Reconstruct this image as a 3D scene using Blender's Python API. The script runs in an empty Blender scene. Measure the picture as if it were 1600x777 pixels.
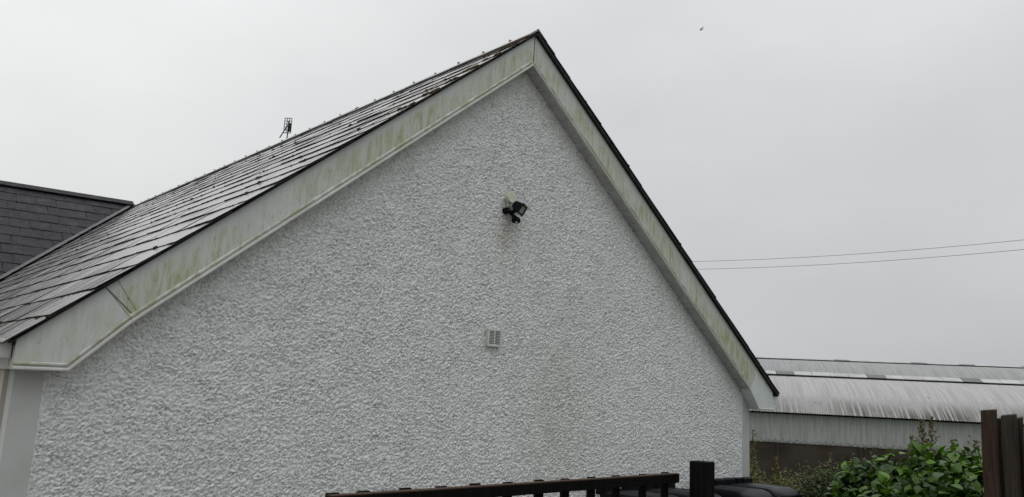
import bpy, math, random
import numpy as np
from mathutils import Vector, Matrix
random.seed(7); rng = np.random.default_rng(7)
sc = bpy.context.scene
C = sc.collection
E = 1.97                                   # eye height over the ground beside the house

# ------------------------------------------------------------------ camera
RM = np.array([[0.74536522, 0.15443355, 0.64852214],
               [-0.66484391, 0.10051321, 0.74018894],
               [0.04912496, -0.98287709, 0.17759326]])
cam = bpy.data.objects.new('camera', bpy.data.cameras.new('camera')); C.objects.link(cam)
r_, u_, b_ = RM[:, 0], -RM[:, 1], -RM[:, 2]
cam.matrix_world = Matrix(((r_[0], u_[0], b_[0], 0), (r_[1], u_[1], b_[1], 0), (r_[2], u_[2], b_[2], E), (0, 0, 0, 1)))
cam.data.sensor_width = 36; cam.data.lens = 1270.3 / 1600 * 36
cam.data.clip_start = 0.05; cam.data.clip_end = 3000
sc.camera = cam
def ray(u, v): return RM @ np.array([u - 800, v - 388.5, 1270.3])
def hity(u, v, y):
    r = ray(u, v); r = r * y / r[1]; return (r[0], r[1], r[2] + E)
def hdir(u):
    r = ray(u, 650); return r[:2] / math.hypot(r[0], r[1])

# ------------------------------------------------------------------ world, sun, exposure
w = bpy.data.worlds.new('World'); sc.world = w; w.use_nodes = True
nt = w.node_tree; N = nt.nodes; L = nt.links; N.clear()
SUN_EL, SUN_AZ = math.radians(48), math.radians(-35)      # azimuth from +Y towards +X
sky = N.new('ShaderNodeTexSky'); sky.sky_type = 'NISHITA'; sky.sun_disc = False
sky.sun_elevation = SUN_EL; sky.sun_rotation = SUN_AZ
sky.dust_density = 4; sky.air_density = 2
tc = N.new('ShaderNodeTexCoord'); sep = N.new('ShaderNodeSeparateXYZ'); L.new(tc.outputs['Generated'], sep.inputs[0])
def mth(op, a, b=None, c=None, clamp=False):
    n = N.new('ShaderNodeMath'); n.operation = op; n.use_clamp = clamp
    for i, x in enumerate((a, b, c)):
        if x is None: continue
        if isinstance(x, (int, float)): n.inputs[i].default_value = x
        else: L.new(x, n.inputs[i])
    return n.outputs[0]
zc = mth('MAXIMUM', sep.outputs['Z'], 0.0)
lum = mth('MULTIPLY_ADD', sep.outputs['X'], -0.225, 0.722)
lum = mth('MULTIPLY_ADD', zc, 0.43, lum)
nz = N.new('ShaderNodeTexNoise'); nz.inputs['Scale'].default_value = 2.3; nz.inputs['Detail'].default_value = 4; nz.inputs['Roughness'].default_value = .5
mp = N.new('ShaderNodeMapping'); mp.inputs['Scale'].default_value = (1, 1, 2.2); L.new(tc.outputs['Generated'], mp.inputs[0]); L.new(mp.outputs[0], nz.inputs['Vector'])
lum = mth('MULTIPLY', lum, mth('MULTIPLY_ADD', nz.outputs['Fac'], 0.34, 0.835))
lum = mth('MINIMUM', lum, 0.90)
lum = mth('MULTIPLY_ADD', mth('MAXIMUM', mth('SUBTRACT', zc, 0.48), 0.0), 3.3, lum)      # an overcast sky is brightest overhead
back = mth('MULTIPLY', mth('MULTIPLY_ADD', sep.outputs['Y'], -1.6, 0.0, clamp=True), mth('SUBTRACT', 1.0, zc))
lum = mth('MULTIPLY', lum, mth('MULTIPLY_ADD', back, -0.45, 1.0))      # unseen low sky behind the camera dimmed, added to deepen eaves shade
lum = mth('MULTIPLY', lum, 10.0)
tintn = N.new('ShaderNodeMix'); tintn.data_type = 'RGBA'
fac = mth('MULTIPLY_ADD', lum, 1 / 2.6, -5.4 / 2.6, clamp=True)
L.new(fac, tintn.inputs[0]); tintn.inputs[6].default_value = (0.966, 1.0, 1.030, 1); tintn.inputs[7].default_value = (0.985, 1.0, 1.005, 1)
vm = N.new('ShaderNodeVectorMath'); vm.operation = 'SCALE'; L.new(tintn.outputs[2], vm.inputs[0]); L.new(lum, vm.inputs['Scale'])
mx = N.new('ShaderNodeMix'); mx.data_type = 'RGBA'; mx.inputs[0].default_value = 0.97
L.new(sky.outputs[0], mx.inputs[6]); L.new(vm.outputs[0], mx.inputs[7])
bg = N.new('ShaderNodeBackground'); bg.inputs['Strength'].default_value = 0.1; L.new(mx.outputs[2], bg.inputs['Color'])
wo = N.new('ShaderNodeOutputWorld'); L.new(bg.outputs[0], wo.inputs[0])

sl = bpy.data.lights.new('sun', 'SUN'); sl.energy = 0.5; sl.angle = math.radians(40); sl.color = (1, .97, .93)
so = bpy.data.objects.new('sun', sl); C.objects.link(so)
sd = Vector((math.sin(SUN_AZ) * math.cos(SUN_EL), math.cos(SUN_AZ) * math.cos(SUN_EL), math.sin(SUN_EL)))
so.rotation_euler = sd.to_track_quat('Z', 'Y').to_euler()
sc.view_settings.view_transform = 'Standard'; sc.view_settings.look = 'None'
sc.view_settings.exposure = 0; sc.view_settings.gamma = 1; sc.view_settings.use_curve_mapping = False

# ------------------------------------------------------------------ material helper
class M:
    def __init__(s, name, rough=.6, spec=.5):
        s.m = bpy.data.materials.new(name); s.m.use_nodes = True
        s.n = s.m.node_tree.nodes; s.l = s.m.node_tree.links
        s.b = s.n['Principled BSDF']; s.b.inputs['Roughness'].default_value = rough
        s.b.inputs['Specular IOR Level'].default_value = spec
        s.tc = s.n.new('ShaderNodeTexCoord')
    def inp(s, sock, v):
        if isinstance(v, (int, float, tuple)):
            if isinstance(v, tuple) and len(v) == 3 and sock.type == 'RGBA': v = (*v, 1)
            sock.default_value = v
        else: s.l.new(v, sock)
    def noise(s, scale=(1, 1, 1), k=5, detail=4, rough=.55, coord='Object', out='Fac', dist=0):
        mp = s.n.new('ShaderNodeMapping'); mp.inputs['Scale'].default_value = scale
        s.l.new(s.tc.outputs[coord], mp.inputs[0])
        t = s.n.new('ShaderNodeTexNoise'); t.inputs['Scale'].default_value = k; t.inputs['Detail'].default_value = detail
        t.inputs['Roughness'].default_value = rough; t.inputs['Distortion'].default_value = dist
        s.l.new(mp.outputs[0], t.inputs['Vector']); return t.outputs[out]
    def ramp(s, f, a, b, lo=0., hi=1.):
        t = s.n.new('ShaderNodeMapRange'); t.interpolation_type = 'SMOOTHSTEP'; s.inp(t.inputs[0], f)
        t.inputs[1].default_value = a; t.inputs[2].default_value = b; t.inputs[3].default_value = lo; t.inputs[4].default_value = hi
        return t.outputs[0]
    def mix(s, f, a, b):
        t = s.n.new('ShaderNodeMix'); t.data_type = 'RGBA'; s.inp(t.inputs[0], f); s.inp(t.inputs[6], a); s.inp(t.inputs[7], b); return t.outputs[2]
    def math(s, op, a, b=0., c=None, clamp=False):
        t = s.n.new('ShaderNodeMath'); t.operation = op; t.use_clamp = clamp
        s.inp(t.inputs[0], a); s.inp(t.inputs[1], b)
        if c is not None: s.inp(t.inputs[2], c)
        return t.outputs[0]
    def attr(s, name):
        t = s.n.new('ShaderNodeAttribute'); t.attribute_name = name; return t.outputs['Fac']
    def xyz(s, coord='Object'):
        t = s.n.new('ShaderNodeSeparateXYZ'); s.l.new(s.tc.outputs[coord], t.inputs[0]); return t.outputs
    def bump(s, h, strength=.3, dist=.01):
        t = s.n.new('ShaderNodeBump'); t.inputs['Strength'].default_value = strength; t.inputs['Distance'].default_value = dist
        s.l.new(h, t.inputs['Height']); s.l.new(t.outputs[0], s.b.inputs['Normal'])
    def col(s, v): s.inp(s.b.inputs['Base Color'], v); return s
    def rgh(s, v): s.inp(s.b.inputs['Roughness'], v); return s

def blob(m, P, cx, cz, sx, sz):           # soft stain centred on (cx, cz) of the gable wall
    a = m.math('POWER', m.math('DIVIDE', m.math('SUBTRACT', P['X'], cx), sx), 2.)
    b = m.math('POWER', m.math('DIVIDE', m.math('SUBTRACT', P['Z'], cz), sz), 2.)
    return m.math('POWER', 2.718, m.math('MULTIPLY', m.math('ADD', a, b), -1.))

def mat_roughcast():
    m = M('white_roughcast', .85, .3); P = m.xyz()
    big = m.noise(k=.9, detail=3, rough=.5); fine = m.noise(k=70, detail=3, rough=.7); mid = m.noise(k=16, detail=4)
    c = m.mix(m.ramp(big, .3, .75), (.76, .775, .77), (.72, .733, .725))
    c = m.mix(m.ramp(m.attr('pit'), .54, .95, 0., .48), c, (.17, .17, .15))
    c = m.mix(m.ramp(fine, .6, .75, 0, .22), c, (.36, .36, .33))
    st = m.math('MULTIPLY', blob(m, P, 5.30 - 5.43, E + 1.62, .11, .22), m.ramp(mid, .25, .7, .15, .55))
    st2 = m.math('MULTIPLY', blob(m, P, 6.15 - 5.43, E - .25, .55, .75), m.ramp(mid, .4, .7, .15, .50))
    c = m.mix(st, c, (.36, .33, .22)); c = m.mix(st2, c, (.42, .40, .31))
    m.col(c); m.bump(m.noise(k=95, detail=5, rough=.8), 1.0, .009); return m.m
def mat_band(name, c1, c2):
    m = M(name, .8, .3); m.col(m.mix(m.ramp(m.noise(k=2.5, detail=6, rough=.65), .35, .7), c1, c2))
    m.bump(m.noise(k=60, detail=4), .35, .004); return m.m
def mat_pvc(name, amount):
    # white plastic board with a film of green algae in vertical streaks; UV.y runs across the board
    m = M(name, .38, .45)
    uv = m.xyz('UV'); v = uv['Y']; 
    streak = m.noise((1, 1, .14), 26, 6, .68); streak2 = m.noise((1, 1, .35), 60, 3, .6); big = m.noise((1, 1, 1), 1.0, 3)
    film = m.math('MULTIPLY', m.ramp(v, .98, .60), m.ramp(v, .0, .12, .75, 1.))
    bigm = m.ramp(big, .36, .58, .12, 1.)
    a = m.math('MULTIPLY', m.math('MULTIPLY', film, bigm), m.ramp(streak, .38, .66, .25, 1.0))
    a = m.math('MULTIPLY', a, amount * 1.1, clamp=True)
    c = m.mix(m.ramp(m.noise(k=3, detail=5), .3, .7), (.525, .545, .545), (.475, .492, .488))
    c = m.mix(a, c, (.275, .31, .155))
    d = m.math('MULTIPLY', m.ramp(streak2, .56, .68), m.ramp(streak, .46, .60))
    d = m.math('MULTIPLY', m.math('MULTIPLY', d, film), min(amount, .8))
    c = m.mix(d, c, (.13, .155, .06))
    c = m.mix(m.ramp(m.noise(k=42, detail=2), .735, .76, 0, .8), c, (.17, .17, .13))
    c = m.mix(m.math('MULTIPLY', m.ramp(v, .07, .0), .55), c, (.30, .33, .19))
    m.col(c); m.rgh(m.ramp(streak, .3, .7, .32, .55)); m.bump(m.noise(k=2.2, detail=2), .12, .02); return m.m
def mat_trim(name, amount):
    m = M(name, .35, .5); n = m.noise((1, 1, 1), 9, 4, .65)
    c = m.mix(m.ramp(m.noise(k=4, detail=4), .3, .7), (.56, .565, .55), (.49, .495, .475))
    c = m.mix(m.ramp(n, .36, .62, 0, amount), c, (.25, .27, .13)); m.col(c); return m.m
def mat_slate(name, base, sp=.5, r0=.28, r1=.5):
    m = M(name, .4, sp); t = m.attr('tint')
    st = m.noise((1, 1, 1), 3.2, 6, .68); sk = m.noise((1, 5, 1), 7, 4, .6)
    c = m.mix(t, tuple(x * .75 for x in base), tuple(x * 1.25 for x in base))
    kk = 1. if sp > .6 else .3
    c = m.mix(m.ramp(st, .48, .75, 0, .55 * kk), c, (.16, .155, .145))
    c = m.mix(m.ramp(m.noise(k=38, detail=3), .62, .72, 0, .7 * kk), c, (.22, .21, .17))
    P = m.xyz()
    if sp > .6:
        li = m.math('MULTIPLY', blob(m, P, -.75, E + 3.2, 1.2, .9), m.math('MULTIPLY', m.ramp(P['Y'], 1.1, -.1), m.ramp(m.noise(k=9, detail=5, rough=.7), .42, .60)))
        c = m.mix(li, c, (.20, .115, .05))
    m.col(c); m.rgh(m.math('ADD', m.ramp(sk, .3, .7, r0, r1), m.math('MULTIPLY', t, .07)))
    m.bump(m.noise((1, 1, 1), 26, 5, .6), .2, .004); return m.m
def mat_plain(name, c, rough=.6, spec=.5, var=.15, k=8, bump=0.):
    m = M(name, rough, spec)
    m.col(m.mix(m.ramp(m.noise(k=k, detail=5), .3, .7), tuple(x * (1 - var) for x in c), tuple(min(1, x * (1 + var)) for x in c)))
    if bump: m.bump(m.noise(k=k * 5, detail=4), bump, .004)
    return m.m
def mat_wood(name, c, c2, k=1., axis='z', rough=.75, wear=1.):
    m = M(name, rough, .12 if wear else .04); sc_ = (30, 30, 1.6) if axis == 'z' else (1.6, 1.6, 30)
    n = m.noise(sc_, k, 5, .65); n2 = m.noise((1, 1, .25), 14, 4, .6); g = m.noise(k=3.5, detail=5)
    col = m.mix(m.ramp(n, .3, .7), c, c2)
    col = m.mix(m.ramp(g, .5, .75, 0, .6 * wear), col, (.030, .034, .020))
    col = m.mix(m.ramp(n2, .68, .80, 0, .35 * wear), col, (.12, .115, .10))
    m.col(col); m.bump(n, .5, .006); return m.m
def mat_leaf(name, dark, light, rough=.42):
    m = M(name, rough, .2); t = m.attr('tint')
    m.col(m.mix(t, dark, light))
    m.b.inputs['Subsurface Weight'].default_value = 0
    tr = m.n.new('ShaderNodeBsdfTranslucent'); m.l.new(m.mix(t, dark, light), tr.inputs[0])
    ms = m.n.new('ShaderNodeMixShader'); ms.inputs[0].default_value = .22
    out = m.n['Material Output']; m.l.new(m.b.outputs[0], ms.inputs[1]); m.l.new(tr.outputs[0], ms.inputs[2]); m.l.new(ms.outputs[0], out.inputs[0])
    return m.m
def mat_sheet(name, base, dirt, lo, hi, amt, fix=0):
    # ribbed cement sheet: attribute 'run' is 0 at its lower edge and 1 at its top
    m = M(name, .55, .35); run = m.attr('run'); al = m.attr('along')
    n = m.n.new('ShaderNodeTexNoise'); n.noise_dimensions = '2D'
    cb = m.n.new('ShaderNodeCombineXYZ'); m.l.new(m.math('MULTIPLY', al, 7.), cb.inputs[0]); m.l.new(m.math('MULTIPLY', run, 1.4), cb.inputs[1])
    m.l.new(cb.outputs[0], n.inputs['Vector']); n.inputs['Scale'].default_value = 1; n.inputs['Detail'].default_value = 4
    n2 = m.noise(k=.35, detail=4)
    k = m.math('MULTIPLY', m.ramp(run, hi, lo), m.ramp(n.outputs['Fac'], .36, .54)); k = m.math('MULTIPLY', k, m.ramp(n2, .35, .6, .35, 1.))
    sheet = m.math('FRACT', m.math('MULTIPLY', al, .93))
    lap = m.ramp(sheet, .02, .0, 0., .35)
    c = m.mix(m.ramp(n.outputs['Fac'], .3, .7), tuple(x * .86 for x in base), tuple(x * 1.1 for x in base))
    dots = m.math('MULTIPLY', m.ramp(m.math('ABSOLUTE', m.math('SUBTRACT', run, .20)), .030, .022), m.math('MULTIPLY', m.ramp(m.math('ABSOLUTE', m.math('SUBTRACT', m.math('FRACT', m.math('MULTIPLY', al, 2.9)), .5)), .16, .10), m.ramp(n2, .45, .5, .0, .8)))
    if fix: c = m.mix(dots, c, (.05, .05, .05))
    c = m.mix(m.math('MULTIPLY', k, amt), c, dirt); c = m.mix(lap, c, dirt)
    c = m.mix(m.ramp(m.noise(k=2.6, detail=3), .70, .74, 0, .7), c, (.07, .07, .06))
    m.col(c); return m.m

MT = dict(
    roughcast=mat_roughcast(),
    band=mat_band('smooth_plaster_band', (.42, .428, .42), (.365, .372, .362)),
    sidewall=mat_band('cream_roughcast', (.46, .44, .38), (.38, .36, .31)),
    pvc_l=mat_pvc('algae_stained_plastic', .85), pvc_r=mat_pvc('green_stained_plastic', 1.05),
    pvc_e=mat_pvc('faintly_stained_plastic', .35), pvc_c=mat_plain('clean_plastic', (.53, .555, .555), .3, .5, .04),
    trim_l=mat_trim('stained_plastic_trim', .75), trim_c=mat_trim('pale_plastic_trim', .25),
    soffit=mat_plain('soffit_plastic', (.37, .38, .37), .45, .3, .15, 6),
    slate=mat_slate('weathered_grey_slate', (.125, .122, .118), 1., .12, .26),
    slate_dark=mat_slate('slate_dimmed_no_sky_sheen', (.019, .019, .023), .10, .5, .7),  # base darkened to stand for the bright sky reflection this slope lacks
    edge=mat_plain('dark_slate_edge', (.014, .014, .014), .7, .15, .3, 12, .3),
    deck=mat_plain('roof_underlay', (.02, .02, .02), .8),
    moss=mat_plain('moss', (.026, .024, .013), .95, .1, .5, 20, .5),
    lead=mat_plain('lead_flashing', (.055, .057, .06), .5, .5, .25, 5, .2),
    black=mat_plain('black_plastic', (.005, .0058, .0075), .40, .09, .3, 6),
    blackm=mat_plain('matt_black_paint', (.012, .012, .012), .6, .2, .3, 9, .2),
    glass=mat_plain('frosted_lamp_glass', (.25, .26, .23), .15, .5, .1),
    dirty=mat_plain('yellowed_plastic', (.50, .53, .42), .5, .4, .1, 20),
    dark=mat_plain('dark_gap', (.012, .012, .012), .9, .1),
    gate=mat_wood('dark_stained_wood', (.003, .003, .003), (.006, .0055, .005), wear=0.),
    gatetop=mat_wood('worn_stained_wood', (.022, .013, .008), (.05, .028, .017), 1, 'x'),
    pal=mat_wood('red_brown_rough_timber', (.017, .011, .0085), (.046, .026, .019)),
    pal2=mat_wood('grey_brown_rough_timber', (.012, .0095, .008), (.036, .027, .021)),
    roofsheet=mat_sheet('ribbed_roof_sheet', (.25, .25, .246), (.036, .032, .027), .02, .32, 1.),
    roofsheet2=mat_sheet('far_ribbed_roof_sheet', (.195, .20, .20), (.09, .13, .12), .04, .55, .6),
    cladding=mat_sheet('ribbed_wall_sheet', (.285, .29, .292), (.07, .07, .06), .02, .22, .8, 1),
    baseboard=mat_plain('brown_concrete_panel', (.040, .031, .026), .85, .2, .25, .8),
    capl=mat_plain('pale_ridge_sheet', (.27, .275, .27), .5, .3, .15, 1.2), capd=mat_plain('grey_ridge_panel', (.07, .072, .076), .5, .3, .1, 2),
    wire=mat_plain('wire', (.05, .05, .05), .6), rust=mat_plain('rusty_metal', (.07, .04, .03), .7, .4, .4, 30),
    bigleaf=mat_leaf('broad_leaf', (.012, .034, .006), (.125, .250, .016), .45),
    smallleaf=mat_leaf('small_leaf', (.016, .028, .009), (.095, .125, .030), .5),
    weedleaf=mat_leaf('yellow_green_leaf', (.045, .055, .015), (.18, .165, .045), .6),
    sprig=mat_leaf('olive_leaf', (.05, .055, .02), (.15, .125, .05), .6),
    bark=mat_plain('bark', (.05, .035, .025), .85, .2, .3, 15),
    bird=mat_plain('dark_feathers', (.04, .04, .045), .7),
    thread=mat_plain('grey_web', (.55, .55, .52), .8),
)

# ------------------------------------------------------------------ mesh helper
class MB:
    def __init__(s): s.v = []; s.f = []; s.t = []; s.uv = []
    def add(s, vs, fs, tint=.5, uv=None):
        o = len(s.v); s.v += [tuple(map(float, p)) for p in vs]; s.f += [tuple(i + o for i in f) for f in fs]
        s.t += list(tint) if hasattr(tint, '__len__') else [tint] * len(vs)
        s.uv += uv if uv else [(0, .5)] * len(vs)
        return s
    def hexa(s, a, tint=.5):               # eight corners: 4 bottom (ccw), 4 top
        return s.add(a, [(3, 2, 1, 0), (4, 5, 6, 7), (0, 1, 5, 4), (1, 2, 6, 5), (2, 3, 7, 6), (3, 0, 4, 7)], tint)
    def box(s, x0, x1, y0, y1, z0, z1, tint=.5):
        return s.hexa([(x0, y0, z0), (x1, y0, z0), (x1, y1, z0), (x0, y1, z0), (x0, y0, z1), (x1, y0, z1), (x1, y1, z1), (x0, y1, z1)], tint)
    def obox(s, c, ax, ay, az, tint=.5):   # oriented box: centre and three half vectors
        c, ax, ay, az = map(np.array, (c, ax, ay, az))
        return s.hexa([c - ax - ay - az, c + ax - ay - az, c + ax + ay - az, c - ax + ay - az, c - ax - ay + az, c + ax - ay + az, c + ax + ay + az, c - ax + ay + az], tint)
    def prism(s, poly, y0, y1, tint=.5):   # polygon in XZ (ccw seen from -Y) extruded along Y
        n = len(poly); vs = [(x, y0, z) for x, z in poly] + [(x, y1, z) for x, z in poly]
        return s.add(vs, [tuple(range(n)), tuple(range(2 * n - 1, n - 1, -1))] + [(i, i + n, (i + 1) % n + n, (i + 1) % n) for i in range(n)], tint)
    def tube(s, pts, rad, n=8, tint=.5):
        pts = [np.array(p, float) for p in pts]; rad = rad if hasattr(rad, '__len__') else [rad] * len(pts)
        vs = []
        for i, p in enumerate(pts):
            d = pts[min(i + 1, len(pts) - 1)] - pts[max(i - 1, 0)]; d /= np.linalg.norm(d)
            a = np.cross(d, (0, 0, 1) if abs(d[2]) < .9 else (1, 0, 0)); a /= np.linalg.norm(a); b = np.cross(d, a)
            for k in range(n):
                t = 2 * math.pi * k / n; vs.append(p + rad[i] * (math.cos(t) * a + math.sin(t) * b))
        fs = [(i * n + k, i * n + (k + 1) % n, (i + 1) * n + (k + 1) % n, (i + 1) * n + k) for i in range(len(pts) - 1) for k in range(n)]
        fs += [tuple(range(n))[::-1], tuple(range((len(pts) - 1) * n, len(pts) * n))]
        return s.add(vs, fs, tint)
    def build(s, name, mat, parent=None, off=(0, 0, 0), smooth=False, label=None, kind=None, bevel=0, attr='tint', loc=None, edge=None):
        me = bpy.data.meshes.new(name); o = np.array(off)
        me.from_pydata([tuple(np.array(p) - o) for p in s.v], [], s.f)
        a = me.attributes.new(attr, 'FLOAT', 'POINT'); a.data.foreach_set('value', np.array(s.t, 'f'))
        ul = me.uv_layers.new(name='UVMap'); li = np.zeros(len(me.loops), 'i'); me.loops.foreach_get('vertex_index', li)
        ul.data.foreach_set('uv', np.array(s.uv, 'f')[li].ravel())
        me.materials.append(MT[mat])
        if edge: me.materials.append(MT[edge]); me.polygons.foreach_set('material_index', np.array([0 if i % 6 == 1 else 1 for i in range(len(me.polygons))], 'i'))
        me.update()
        if smooth: me.shade_smooth()
        ob = bpy.data.objects.new(name, me); C.objects.link(ob)
        if parent: ob.parent = parent
        if loc is not None: ob.location = loc
        if label: ob['label'] = label
        if kind: ob['kind'] = kind
        if bevel:
            md = ob.modifiers.new('bevel', 'BEVEL'); md.width = bevel; md.segments = 2; md.limit_method = 'ANGLE'
        return ob
def thing(name, label, cat, loc=(0, 0, 0), rz=0, group=None):
    o = bpy.data.objects.new(name, None); C.objects.link(o); o.location = loc; o.rotation_euler = (0, 0, rz)
    o.empty_display_size = .2; return tag(o, label, cat, group)
def tag(o, label, cat, group=None):
    o['label'] = label; o['category'] = cat
    if group: o['group'] = group
    return o
def sstep(a, b, x):
    t = np.clip((np.asarray(x, float) - a) / (b - a), 0, 1); return t * t * (3 - 2 * t)

# ------------------------------------------------------------------ ground
def gh(x, y):
    near = .37 * (1 - sstep(2.8, 5.0, y)) * (1 - sstep(6.5, 10, x))
    return near - 2.25 * sstep(12, 32, x)
gx = np.concatenate([np.linspace(-600, -30, 12), np.linspace(-24, 46, 90), np.linspace(55, 800, 14)])
gy = np.concatenate([np.linspace(-500, -20, 12), np.linspace(-15, 40, 80), np.linspace(48, 900, 14)])
g = MB(); X, Y = np.meshgrid(gx, gy); Z = gh(X, Y); nx = len(gx)
g.add(np.stack([X.ravel(), Y.ravel(), Z.ravel()], 1), [(j * nx + i, j * nx + i + 1, (j + 1) * nx + i + 1, (j + 1) * nx + i) for j in range(len(gy) - 1) for i in range(nx - 1)])
m = M('gravel_and_grass', .9, .2); P = m.xyz()
gr = m.mix(m.ramp(m.noise(k=30, detail=5, rough=.7), .3, .7), (.09, .085, .075), (.20, .19, .175))
gs = m.mix(m.ramp(m.noise(k=6, detail=6, rough=.7), .3, .7), (.035, .055, .018), (.075, .10, .035))
m.col(m.mix(m.ramp(m.math('ADD', P['X'], m.math('MULTIPLY', m.noise(k=.6, detail=3), 3.)), 11.5, 12.5), gr, gs)); m.bump(m.noise(k=40, detail=5), .6, .02)
MT['ground'] = m.m
g.build('ground', 'ground', kind='structure', smooth=True)

# ------------------------------------------------------------------ the house
YF, YW = 6.0, 6.15                          # plane of the bargeboards, plane of the gable wall
XR, ZR = 5.45, E + 3.84                     # ridge
HO = (5.43, 6.15, 0)
house = thing('bungalow', 'white roughcast bungalow with a tall pointed gable, grey slate roof and algae stained bargeboards', 'house', HO)
SLL, SLR = .822, .763
XL0, XR0 = 1.0, 10.20
YB = 26.

# gable wall: rough cast as real relief
def band_noise(h, w_, lo, hi, seed):
    r = np.random.default_rng(seed); F = np.fft.rfft2(r.standard_normal((h, w_)))
    fy = np.fft.fftfreq(h)[:, None]; fx = np.fft.rfftfreq(w_)[None, :]; f = np.sqrt((fx * 1.22) ** 2 + (fy * .85) ** 2)
    F *= np.exp(-(f / hi) ** 2) * (1 - np.exp(-(f / lo) ** 2)); a = np.fft.irfft2(F, s=(h, w_)); return a / a.std()
def rough_wall(x0, x1, z0, z1, st, yw, amp, seed=1, top=None):
    nx, nz_ = int((x1 - x0) / st) + 1, int((z1 - z0) / st) + 1
    xs = np.linspace(x0, x1, nx); zs = np.linspace(z0, z1, nz_); X, Z = np.meshgrid(xs, zs)
    cell = 1 / st
    a = band_noise(nz_, nx, 1 / (.110 * cell), 1 / (.0168 * cell), seed); b = band_noise(nz_, nx, 1 / (.022 * cell), 1 / (.0135 * cell), seed + 1)
    c = band_noise(nz_, nx, 1 / (.6 * cell), 1 / (.2 * cell), seed + 2)
    q_ = band_noise(nz_, nx, 1 / (.30 * cell), 1 / (.05 * cell), seed + 5)
    h = a * .66 + b * .58 + q_ * .22
    h = np.tanh(h * .9) + .35 * np.maximum(h - .6, 0) ** 1.2 - .25 * np.maximum(-h - .8, 0)
    h = h * (1 + .07 * c)
    edge = np.minimum(np.minimum(X - x0, x1 - X), 1) / .02; h = np.where(edge < 1, h * np.clip(edge, 0, 1), h)
    Yv = yw - amp * h
    keep = np.ones_like(X, bool) if top is None else Z < top(X)
    idx = -np.ones(X.shape, int); idx[keep] = np.arange(keep.sum())
    q = keep[:-1, :-1] & keep[1:, :-1] & keep[:-1, 1:] & keep[1:, 1:]
    fs = np.stack([idx[:-1, :-1][q], idx[:-1, 1:][q], idx[1:, 1:][q], idx[1:, :-1][q]], 1)
    vs = np.stack([X[keep], Yv[keep], Z[keep]], 1)
    return vs, fs, np.clip(.5 - h[keep] * .33, 0, 1)
def fast_mesh(name, vs, fs, off, mat, parent, attr, vals):
    me = bpy.data.meshes.new(name); me.vertices.add(len(vs)); me.vertices.foreach_set('co', (vs - np.array(off)).astype('f').ravel())
    me.loops.add(fs.size); me.loops.foreach_set('vertex_index', fs.astype('i').ravel())
    me.polygons.add(len(fs)); me.polygons.foreach_set('loop_start', np.arange(0, fs.size, 4, dtype='i')); me.polygons.foreach_set('loop_total', np.full(len(fs), 4, 'i'))
    me.update(calc_edges=True)
    a = me.attributes.new(attr, 'FLOAT', 'POINT'); a.data.foreach_set('value', vals.astype('f')); me.materials.append(MT[mat]); me.shade_smooth()
    o = bpy.data.objects.new(name, me); C.objects.link(o); o.parent = parent; return o
XSL, XSR = 1.316, 9.577
def gtop(x): return np.where(x < XR, ZR - SLL * (XR - x), ZR - SLR * (x - XR)) - .10
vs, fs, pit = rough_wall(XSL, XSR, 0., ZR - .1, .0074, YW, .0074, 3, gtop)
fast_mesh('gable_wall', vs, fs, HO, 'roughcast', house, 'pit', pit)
# solid wall core behind it, side and rear walls
XCL, XCR = 1.137, 9.728
core = MB(); core.prism([(XCL + .03, -.1), (XCR - .03, -.1), (XCR - .03, float(gtop(XCR - .03)) - .05), (XR, ZR - .2), (XCL + .03, float(gtop(XCL + .03)) - .05)], YW + .035, YW + .30)
core.build('wall_core', 'band', house, HO)
for x0, x1, lab in ((XCL, XSL, 'smooth grey plaster strip at the left corner'), (XSR, XCR, 'smooth pale plaster strip at the right corner')):
    b = MB(); b.box(x0, x1, YW - .012, YW + .034, -.1, min(float(gtop(x0)), float(gtop(x1))) + .02)
    b.build('corner_band', 'band', house, HO, bevel=.004, label=lab)
b = MB(); b.box(XCL + .002, XCL + .25, YW + .302, YB - .3, -.1, E + .10); b.build('side_wall', 'sidewall', house, HO, label='cream roughcast side wall')
b = MB(); b.box(XCR - .25, XCR - .002, YW + .302, YB - .3, -.1, E + .10); b.build('side_wall', 'sidewall', house, HO)
b = MB(); b.prism([(XCL + .26, -.1), (XCR - .26, -.1), (XCR - .26, float(gtop(XCR - .03)) - .05), (XR, ZR - .2), (XCL + .26, float(gtop(XCL + .03)) - .05)], YB - .6, YB - .31)
b.build('rear_wall', 'sidewall', house, HO)

# ---- slates
def slate_field(mb, org, along, down, nrm, n_along, n_down, wd, gauge, keep=None, rise=.018):
    org, along, down, nrm = map(np.array, (org, along, down, nrm))
    for r in range(n_down):
        shift = (.5 if r % 2 else 0) * wd
        for c in range(-1, n_along + 1):
            a0 = c * wd + shift + random.uniform(-.004, .004); a1 = a0 + wd - .007
            a0 = max(a0, 0 + random.uniform(-.006, .004)); a1 = min(a1, n_along * wd)
            if a1 - a0 < .04: continue
            d1 = (r + 1) * gauge + random.uniform(-.006, .006); d0 = max(d1 - gauge * 1.55, .0)
            pc = org + along * (a0 + a1) / 2 + down * (d1 - gauge * .5)
            if keep and not keep(pc): continue
            lo = rise + random.uniform(-.003, .004); hi = .003; t = .009; sk = random.uniform(-.002, .002)
            if random.random() < .03: lo += .008
            P_ = []
            for dd, hh in ((d1, lo), (d0, hi)):
                for aa, s_ in ((a0, 1), (a1, -1)): P_.append(org + along * aa + down * dd + nrm * (hh + sk * s_))
            p0, p1, p3, p2 = P_
            lowq = [p0, p1, p2, p3]; topq = [p + nrm * t for p in lowq]
            mb.hexa(lowq + topq, random.random())
def unit(v): v = np.array(v, float); return v / np.linalg.norm(v)
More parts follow.
